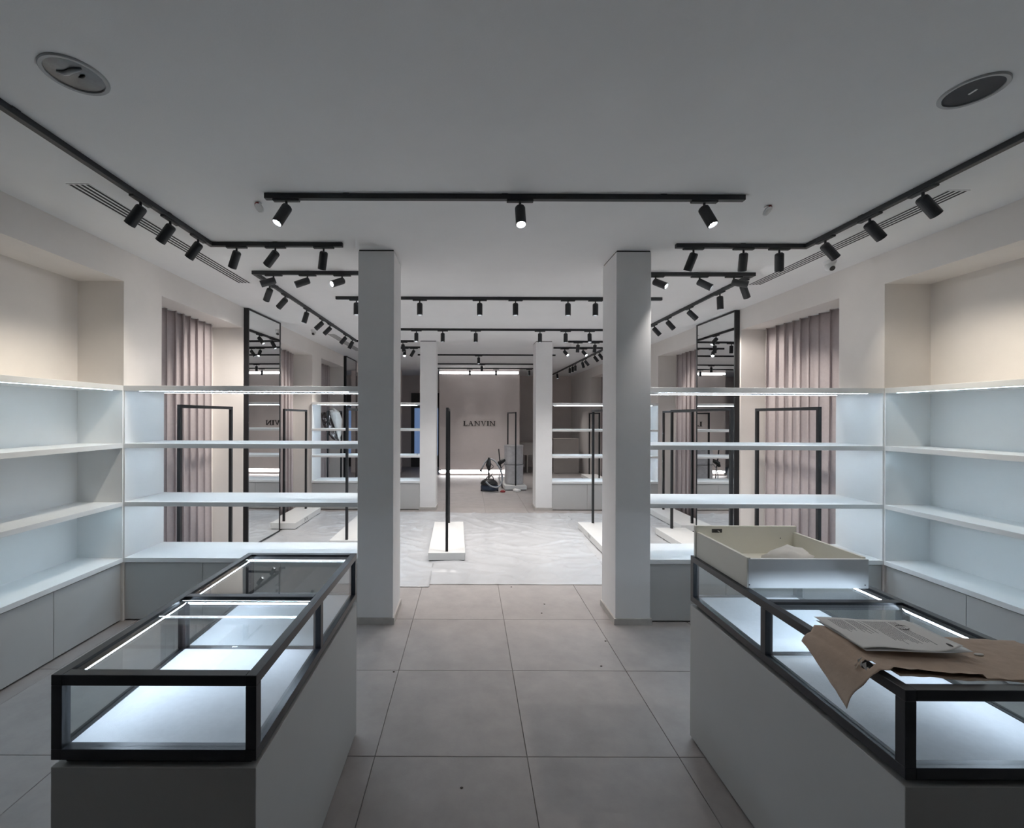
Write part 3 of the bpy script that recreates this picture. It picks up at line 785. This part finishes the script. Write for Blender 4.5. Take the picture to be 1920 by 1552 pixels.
# far doorway with blue evening light, counters by the end wall
d = struct('door_1', 'dark_door', (-2.05, YF - 0.06, 0.0), (-0.98, YF, 2.60), 'dark far door with blue evening light in its glass', 'door')
box('door_glass', 'dusk_glass', (-1.93, YF - 0.075, 0.40), (-1.10, YF - 0.06, 2.07), d)
box('door_handle', 'black_metal', (-1.15, YF - 0.11, 0.95), (-1.12, YF - 0.06, 1.25), d)
struct('wall_stub', 'feature_paint', (-3.0, 14.2, 0.0), (-2.15, 14.35, ZC), 'short brownish wall beside the far doorway', 'wall')
t = thing('cash_desk', 'pale desk with open knee space behind the sign panel', 'desk', (1.93, 14.5, 0))
wbox('top', 'desk', (1.58, 14.25, 0.92), (2.28, 14.75, 0.955), t, 0.002)
wbox('drawer_band', 'desk', (1.60, 14.27, 0.56), (2.26, 14.73, 0.92), t)
for xx in (1.60, 1.83, 2.22): wbox('leg', 'desk', (xx, 14.28, 0), (xx + 0.04, 14.72, 0.56), t)
t = thing('service_counter', 'low cream counter front seen through the far shelves', 'counter', (3.05, 14.35, 0))
wbox('front_panel', 'desk', (2.66, 14.20, 0.0), (3.46, 14.24, 1.09), t, 0.002)
wbox('side_panel', 'desk', (3.42, 14.24, 0.0), (3.46, 14.55, 1.09), t)
wbox('top', 'desk', (2.66, 14.24, 1.05), (3.42, 14.55, 1.09), t)
wbox('ledge', 'platform', (2.70, 14.10, 0.47), (3.10, 14.20, 0.54), t)

# ------------------------------------------------------------------ ceiling fittings
def vent(x0, x1, y0, y1, label):
    t = thing('air_vent', label, 'air vent', ((x0 + x1) / 2, (y0 + y1) / 2, ZC))
    wbox('slot_backing', 'gap_dark', (x0 + 0.006, y0 + 0.006, ZC - 0.0015), (x1 - 0.006, y1 - 0.006, ZC), t)
    for a, b, c, d in ((x0, x1, y0, y0 + 0.008), (x0, x1, y1 - 0.008, y1)): wbox('frame_edge', 'ceiling_paint', (a, c, ZC - 0.004), (b, d, ZC), t)
    n = 4; wslot = 0.021; pitch = (x1 - x0) / n
    for i in range(n + 1):
        c = x0 + i * pitch
        a, b = max(x0, c - (pitch - wslot) / 2), min(x1, c + (pitch - wslot) / 2)
        wbox('slat', 'ceiling_paint', (a, y0 + 0.008, ZC - 0.0028), (b, y1 - 0.008, ZC), t)
vent(-2.50, -2.36, 2.78, 4.86, 'long slotted ceiling vent beside the track on the empty case side')
vent(3.0, 3.14, 2.82, 4.86, 'long slotted ceiling vent beside the track on the drawer side')
vent(-2.50, -2.36, 7.85, 9.9, 'far slotted ceiling vent by the small white camera')
vent(3.0, 3.14, 7.85, 9.9, 'far slotted ceiling vent above the far shelves on the drawer side')

def disc_thing(name, label, cat, x, y, r, open_):
    t = thing(name, label, cat, (x, y, ZC))
    bm = bmesh.new(); lathe(bm, [(r, 0), (r, -0.004), (r * 0.97, -0.008), (r * 0.86, -0.007), (r * 0.85, -0.001)], 48)
    bmesh_obj('rim', bm, 'ring_grey', t, smooth=False)
    if open_:
        bm = bmesh.new(); lathe(bm, [(r * 0.85, -0.002), (r * 0.7, -0.0035), (r * 0.4, -0.006), (0, -0.007)], 40)
        bmesh_obj('reflector', bm, 'reflector', t, smooth=True)
        bm = bmesh.new(); tube(bm, spline([(-0.050, -0.030, -0.008), (-0.02, -0.022, -0.010), (0.02, -0.035, -0.010), (0.060, -0.038, -0.008)], 20), [0.004 + 0.006 * math.sin(math.pi * k / 20) for k in range(21)], 8)
        bmesh_obj('highlight_streak', bm, 'ring_grey', t, smooth=True)  # pale sliver shaped to stand for the highlights on the reflector
        bm = bmesh.new(); tube(bm, [(0.015, 0.004, -0.008), (0.03, 0.0, -0.010), (0.045, -0.006, -0.008)], [0.003, 0.007, 0.004], 8)
        bmesh_obj('lamp_holder', bm, 'black_plastic', t, smooth=True)
    else:
        bm = bmesh.new(); lathe(bm, [(r * 0.85, -0.002), (0, -0.0035)], 40)
        bmesh_obj('grille', bm, 'grille', t)
        box('badge', 'white_plastic', (-0.004, -0.016, -0.006), (0.004, 0.016, -0.003), t)
disc_thing('recessed_downlight', 'round recessed ceiling lamp with shiny inside above the empty case', 'ceiling lamp', -1.665, 1.892, 0.118, True)
disc_thing('ceiling_speaker', 'round ceiling speaker with dark grille above the paper-strewn case', 'speaker', 2.197, 1.966, 0.112, False)

def sensor(x, y, label, s):
    t = thing('ceiling_sensor', label, 'sensor', (x, y, ZC), group='tilted red and white ceiling sensors')
    bm = bmesh.new(); lathe(bm, [(0.018, 0), (0.018, -0.008), (0, -0.008)], 14); bmesh_obj('mount', bm, 'white_plastic', t)
    rot = (math.radians(-38), math.radians(28 * s), 0)
    bm = bmesh.new(); lathe(bm, [(0, 0.004), (0.03, 0.004), (0.036, 0), (0.03, -0.006), (0, -0.008)], 20)
    bmesh_obj('cover', bm, 'white_plastic', t, loc=(0, 0, -0.030), rot=rot)
    bm = bmesh.new(); vs = lathe(bm, [(0.031, -0.0055), (0.0375, 0), (0.031, 0.005)], 20)
    bmesh.ops.delete(bm, geom=[v for v in vs if v.co.x * s > 0.008], context='VERTS')
    bmesh_obj('red_band', bm, 'red_plastic', t, loc=(0, 0, -0.030), rot=rot)
sensor(-1.42, 3.03, 'small red and white ceiling sensor near the lit spotlight, empty case side', 1)
sensor(2.016, 3.05, 'small red and white ceiling sensor near the lit spotlight, drawer side', -1)

def cctv(x, y, label):
    t = thing('security_camera', label, 'camera', (x, y, ZC))
    bm = bmesh.new(); lathe(bm, [(0.05, 0), (0.05, -0.012), (0.042, -0.03), (0, -0.03)], 20); bmesh_obj('mount', bm, 'white_plastic', t)
    bm = bmesh.new(); bmesh.ops.create_uvsphere(bm, u_segments=18, v_segments=12, radius=0.042)
    e = bmesh_obj('eyeball', bm, 'white_plastic', t, smooth=True, loc=(0, 0, -0.05))
    bm = bmesh.new(); lathe(bm, [(0, -0.046), (0.02, -0.044), (0.024, -0.036)], 16)
    bmesh_obj('lens', bm, 'black_plastic', e, rot=(math.radians(-50), 0, 0))
cctv(3.30, 4.12, 'white security camera on the ceiling above the drawer side curtain')
cctv(-2.60, 7.50, 'white security camera on the ceiling past the empty case side mirror')

# ------------------------------------------------------------------ track lighting
TW, TH = 0.036, 0.034
def track(label, pts):
    """pts: corner points of the track on the ceiling"""
    t = thing('ceiling_track', label, 'light track', (pts[0][0], pts[0][1], ZC))
    for (xa, ya), (xb, yb) in zip(pts, pts[1:]):
        lo = (min(xa, xb) - TW / 2, min(ya, yb) - TW / 2, ZC - TH); hi = (max(xa, xb) + TW / 2, max(ya, yb) + TW / 2, ZC)
        if len(pts) > 2 and abs(ya - yb) > abs(xa - xb):    # leave the corners to the cross pieces
            lo = (lo[0], lo[1] + (TW if any(abs(p[1] - min(ya, yb)) < 1e-6 and abs(p[0] - xa) > 1e-6 for p in pts) else 0), lo[2])
            hi = (hi[0], hi[1] - (TW if any(abs(p[1] - max(ya, yb)) < 1e-6 and abs(p[0] - xa) > 1e-6 for p in pts) else 0), hi[2])
        wbox('rail', 'track_metal', lo, hi, t, 0.002)
        n = max(1, int(max(abs(xa - xb), abs(ya - yb)) / 1.0))
        for i in range(n):
            f = (i + 0.5) / n; cx, cy = xa + (xb - xa) * f, ya + (yb - ya) * f
            if abs(xa - xb) > abs(ya - yb): wbox('clip', 'track_metal', (cx - 0.02, cy - TW / 2 - 0.003, ZC - 0.012), (cx + 0.02, cy + TW / 2 + 0.003, ZC), t)
            else: wbox('clip', 'track_metal', (cx - TW / 2 - 0.003, cy - 0.02, ZC - 0.012), (cx + TW / 2 + 0.003, cy + 0.02, ZC), t)
    return t
_bm = bmesh.new(); abox(_bm, (-0.086, -0.016, -0.014), (0.086, 0.016, 0), 0.004); ADP = bpy.data.meshes.new('adapter'); _bm.to_mesh(ADP); _bm.free(); ADP.materials.append(MAT['track_metal'])
_bm = bmesh.new(); lathe(_bm, [(0.0, 0), (0.008, 0), (0.008, -0.026), (0.012, -0.030), (0.012, -0.044), (0, -0.046)], 10); STM = bpy.data.meshes.new('stem'); _bm.to_mesh(STM); _bm.free(); STM.materials.append(MAT['track_metal'])
_bm = bmesh.new(); lathe(_bm, [(0, 0.020), (0.024, 0.020), (0.031, 0.014), (0.0335, 0.006), (0.0335, -0.124), (0.0295, -0.125), (0.0285, -0.098), (0, -0.097)], 24)
bmesh.ops.recalc_face_normals(_bm, faces=_bm.faces[:])
HSG = bpy.data.meshes.new('housing'); _bm.to_mesh(HSG); _bm.free(); HSG.materials.append(MAT['track_metal'])
LNS = {}
for nm in ('lens_on', 'lens_off'):
    _bm = bmesh.new(); lathe(_bm, [(0.0283, -0.1010), (0.020, -0.1040), (0, -0.1055)], 20)
    LNS[nm] = bpy.data.meshes.new('lens'); _bm.to_mesh(LNS[nm]); _bm.free(); LNS[nm].materials.append(MAT[nm])
def lamp(x, y, d, label, along='X', power=1.0, lit=True, warm=0.0, size=62, group='black track spotlights'):
    t = thing('track_spotlight', label, 'spotlight', (x, y, ZC - TH), group=group)
    link('adapter', ADP, None, t, rot=(0, 0, 0 if along == 'X' else math.pi / 2))
    link('stem', STM, None, t, loc=(0, 0, -0.012))
    dv = Vector(d).normalized()
    h = link('housing', HSG, None, t, loc=(0, 0, -0.060))
    h.rotation_mode = 'QUATERNION'; h.rotation_quaternion = Vector((0, 0, -1)).rotation_difference(dv)
    link('lens', LNS['lens_on' if lit else 'lens_off'], None, h)
    if lit and power > 0:
        l = bpy.data.lights.new('spot_beam', 'SPOT'); l.energy = SPOT * power
        l.spot_size = math.radians(size); l.spot_blend = 0.85; l.shadow_soft_size = 0.024
        l.color = (1.0, 0.955 - 0.09 * warm, 0.92 - 0.28 * warm)
        lo = bpy.data.objects.new('spot_beam', l); COL.objects.link(lo); lo.parent = h; lo.location = (0, 0, -0.126)
    return t
TXL, TXR = -2.14, 2.78
# near zone
track('short black ceiling track carrying three brightly lit spotlights', [(-1.307, 2.905), (1.754, 2.905)])
lamp(-1.187, 2.905, (-0.36, -0.30, -0.88), 'lit spotlight at the red sensor end of the three-lamp track', size=110, power=0.3)
lamp(0.323, 2.905, (0.02, -0.34, -0.94), 'middle glaring spotlight of the three-lamp track', size=110, power=0.3)
lamp(1.513, 2.905, (0.30, -0.30, -0.90), 'lit spotlight at the speaker end of the three-lamp track', size=110, power=0.3)
track('angled black ceiling track above the empty case side', [(TXL, -0.6), (TXL, 3.72), (-1.07, 3.72)])
track('angled black ceiling track above the paper-strewn case side', [(TXR, -0.6), (TXR, 3.72), (1.72, 3.72)])
for i, y in enumerate((2.92, 3.21, 3.54)):
    lamp(TXL, y, (-0.62, 0.05, -0.78), ORD[i] + ' spotlight toward the corner on the side run above the empty case', 'Y', 0.85, warm=0.6)
for i, (x, d) in enumerate(((-1.93, (-0.5, 0.36, -0.85)), (-1.61, (-0.75, 0.32, -0.70)), (-1.21, (-0.25, 0.4, -0.9)))):
    lamp(x, 3.72, d, ORD[i] + ' spotlight past the corner on the cross run, empty case side', 'X', (1.0, 0.5, 2.6)[i])
for i, y in enumerate((2.76, 3.127, 3.517)):
    lamp(TXR, y, (0.68, 0.02, -0.70), ORD[i] + ' spotlight toward the corner on the side run above the paper-strewn case', 'Y', 0.85, warm=0.6)
for i, (x, d) in enumerate(((2.56, (0.28, 0.42, -0.9)), (2.264, (0.16, 0.42, -0.9)), (1.85, (-0.20, 0.40, -0.85)))):
    lamp(x, 3.72, d, ORD[i] + ' spotlight past the corner on the cross run, drawer side', 'X', 2.3)
# behind the viewer, over the entrance
track('black ceiling track over the entrance', [(-1.3, 0.55), (1.75, 0.55)])
lamp(1.45, 0.55, (0.02, 0.60, -0.80), 'entrance track spotlight over the paper-strewn case', power=0.30, size=50)
lamp(TXR, 2.02, (-1.26, 0.28, -2.05), 'spotlight nearest the entrance on the side run, turned to the loose drawer', 'Y', 1.5, warm=0.3, size=30)
lamp(-0.95, 0.55, (0.02, 0.60, -0.80), 'entrance track spotlight over the empty case', power=0.20, size=50)
# middle zone
track('black ceiling track around the middle zone, empty case side', [(-1.07, 4.46), (TXL, 4.46), (TXL, 8.50), (-1.07, 8.50)])
track('black ceiling track around the middle zone, drawer side', [(1.66, 4.46), (TXR + 0.03, 4.46), (TXR + 0.03, 8.50), (1.88, 8.50)])
for i, (x, d) in enumerate(((-1.947, (-0.88, -0.30, -0.36)), (-1.61, (-0.84, -0.28, -0.40)), (-1.267, (-0.62, -0.60, -0.42)))):
    lamp(x, 4.46, d, ORD[i] + ' lit sideways spotlight behind the shelves on the empty case side', 'X', 0.06)
for i, (x, d) in enumerate(((2.62, (0.88, -0.36, -0.28)), (2.28, (0.72, -0.40, -0.55)), (1.842, (0.62, -0.58, -0.50)))):
    lamp(x, 4.46, d, ORD[i] + ' lit sideways spotlight behind the shelves on the drawer side', 'X', 0.06)
for i, (y, d) in enumerate(((4.81, (-.50, .42, -.76)), (5.21, (-.74, .28, -.62)), (5.9, (-.28, 0, -.95)), (6.51, (-.72, 0, -.66)), (6.885, (-.70, 0, -.70)), (7.74, (-.62, 0, -.75)), (8.2, (-.45, 0, -.85)))):
    lamp(TXL, y, d, ORD[i] + ' spotlight going back on the middle zone side run, empty case side', 'Y', 2.4, warm=0.2, size=70)
for i, (y, d) in enumerate(((4.62, (.50, 0.30, -.80)), (5.05, (.10, 0.1, -1)), (5.75, (.72, 0, -.66)), (6.37, (.66, 0, -.72)), (6.84, (.66, 0, -.72)), (7.7, (.6, 0, -.76)))):
    lamp(TXR + 0.03, y, d, ORD[i] + ' spotlight going back on the middle zone side run, drawer side', 'Y', 2.4, warm=0.2, size=70)
track('long black cross track just behind the first columns', [(-1.59, 5.40), (2.29, 5.40)])
for i, x in enumerate((-1.36, -0.60, 0.12, 0.55, 1.18, 1.51)):
    lamp(x, 5.40, (0, 0, -1), ORD[i] + ' straight spotlight along the cross track behind the first columns', 'X', 2.05, size=100)
track('second long black cross track farther behind the first columns', [(-1.59, 7.35), (2.29, 7.35)])
for i, x in enumerate((-0.87, -0.44, 0.10, 1.15, 1.57, 1.96)):
    lamp(x, 7.35, (0, 0, -1) if i not in (0, 5) else (0, -0.12, -1), ORD[i] + ' straight spotlight along the second cross track', 'X', 1.6, size=105)
for i, x in enumerate((2.05, 2.37)):
    lamp(x, 8.50, (-0.05, 0.15, -1), ORD[i] + ' dark spotlight above the far shelves, drawer side', 'X', 0.6)
lamp(-1.26, 8.50, (0.15, 0.1, -0.9), 'dark spotlight above the far shelves by the blue doorway', 'X', 0.6)
# far zone
track('black ceiling track around the far zone, empty case side', [(-0.98, 9.27), (TXL, 9.27), (TXL, 13.2)])
track('black ceiling track around the far zone, drawer side', [(1.75, 9.27), (TXR + 0.03, 9.27), (TXR + 0.03, 15.2)])
lamp(-1.34, 9.27, (0.05, -0.45, -0.85), 'lit far spotlight by the blue doorway side column', 'X', 0.5)
lamp(-1.15, 9.27, (-0.5, 0.2, -0.8), 'dark far spotlight next to the lit one by the blue doorway', 'X', 0.5)
for i, x in enumerate((1.96, 2.34)):
    lamp(x, 9.27, (0.42, -0.58, -0.70), ORD[i] + ' lit far spotlight above the far shelves, drawer side', 'X', 0.5)
for i, (y, d) in enumerate(((9.72, (.6, 0, -.75)), (10.1, (.6, 0, -.78)), (10.9, (.6, 0, -.75)), (11.2, (.3, 0.2, -.85)), (11.94, (0, 0, -1)), (12.25, (0, 0, -1)), (12.6, (0, 0, -1)), (14.4, (.1, -.2, -1)))):
    lamp(TXR + 0.03, y, d, ORD[i] + ' small spotlight going back along the far side run', 'Y', 1.7)
track('far black cross track with one lit lamp', [(-1.18, 10.4), (1.97, 10.4)])
lamp(0.21, 10.4, (0, -0.12, -1), 'single lit straight spotlight on the far cross track', 'X', 5.0, size=80)
track('farther black cross track with one lamp', [(-0.86, 12.2), (1.72, 12.2)])
lamp(0.333, 12.2, (0, 0, -1), 'single small spotlight on the farther cross track', 'X', 2.6, size=110)
track('last black cross track before the sign panel', [(-0.97, 13.35), (1.9, 13.35)])
for i, x in enumerate((0.01, 0.79, 1.77)):
    lamp(x, 13.35, (0, 0, -1), ORD[i] + ' small spotlight on the last track before the sign panel', 'X', 0.25, size=44)

# ------------------------------------------------------------------ specks of dirt on the tiles
for i, (u, v) in enumerate(((1022, 1132), (1017, 1149), (1137, 1201), (1129, 1248), (740, 1260), (868, 1477), (960, 1100))):
    Y = FPX * H / (v - 780.0); X = (u - 880.0) / FPX * Y
    tag(crumple('dirt_crumb', 'crumb', (X, Y, 0.0), (0.009, 0.006, 0.004), i + 0.3, sub=1, amp=0.3), 'dark crumb of building dirt on the bare tiles', 'crumb', 'dirt crumbs on the tiles')
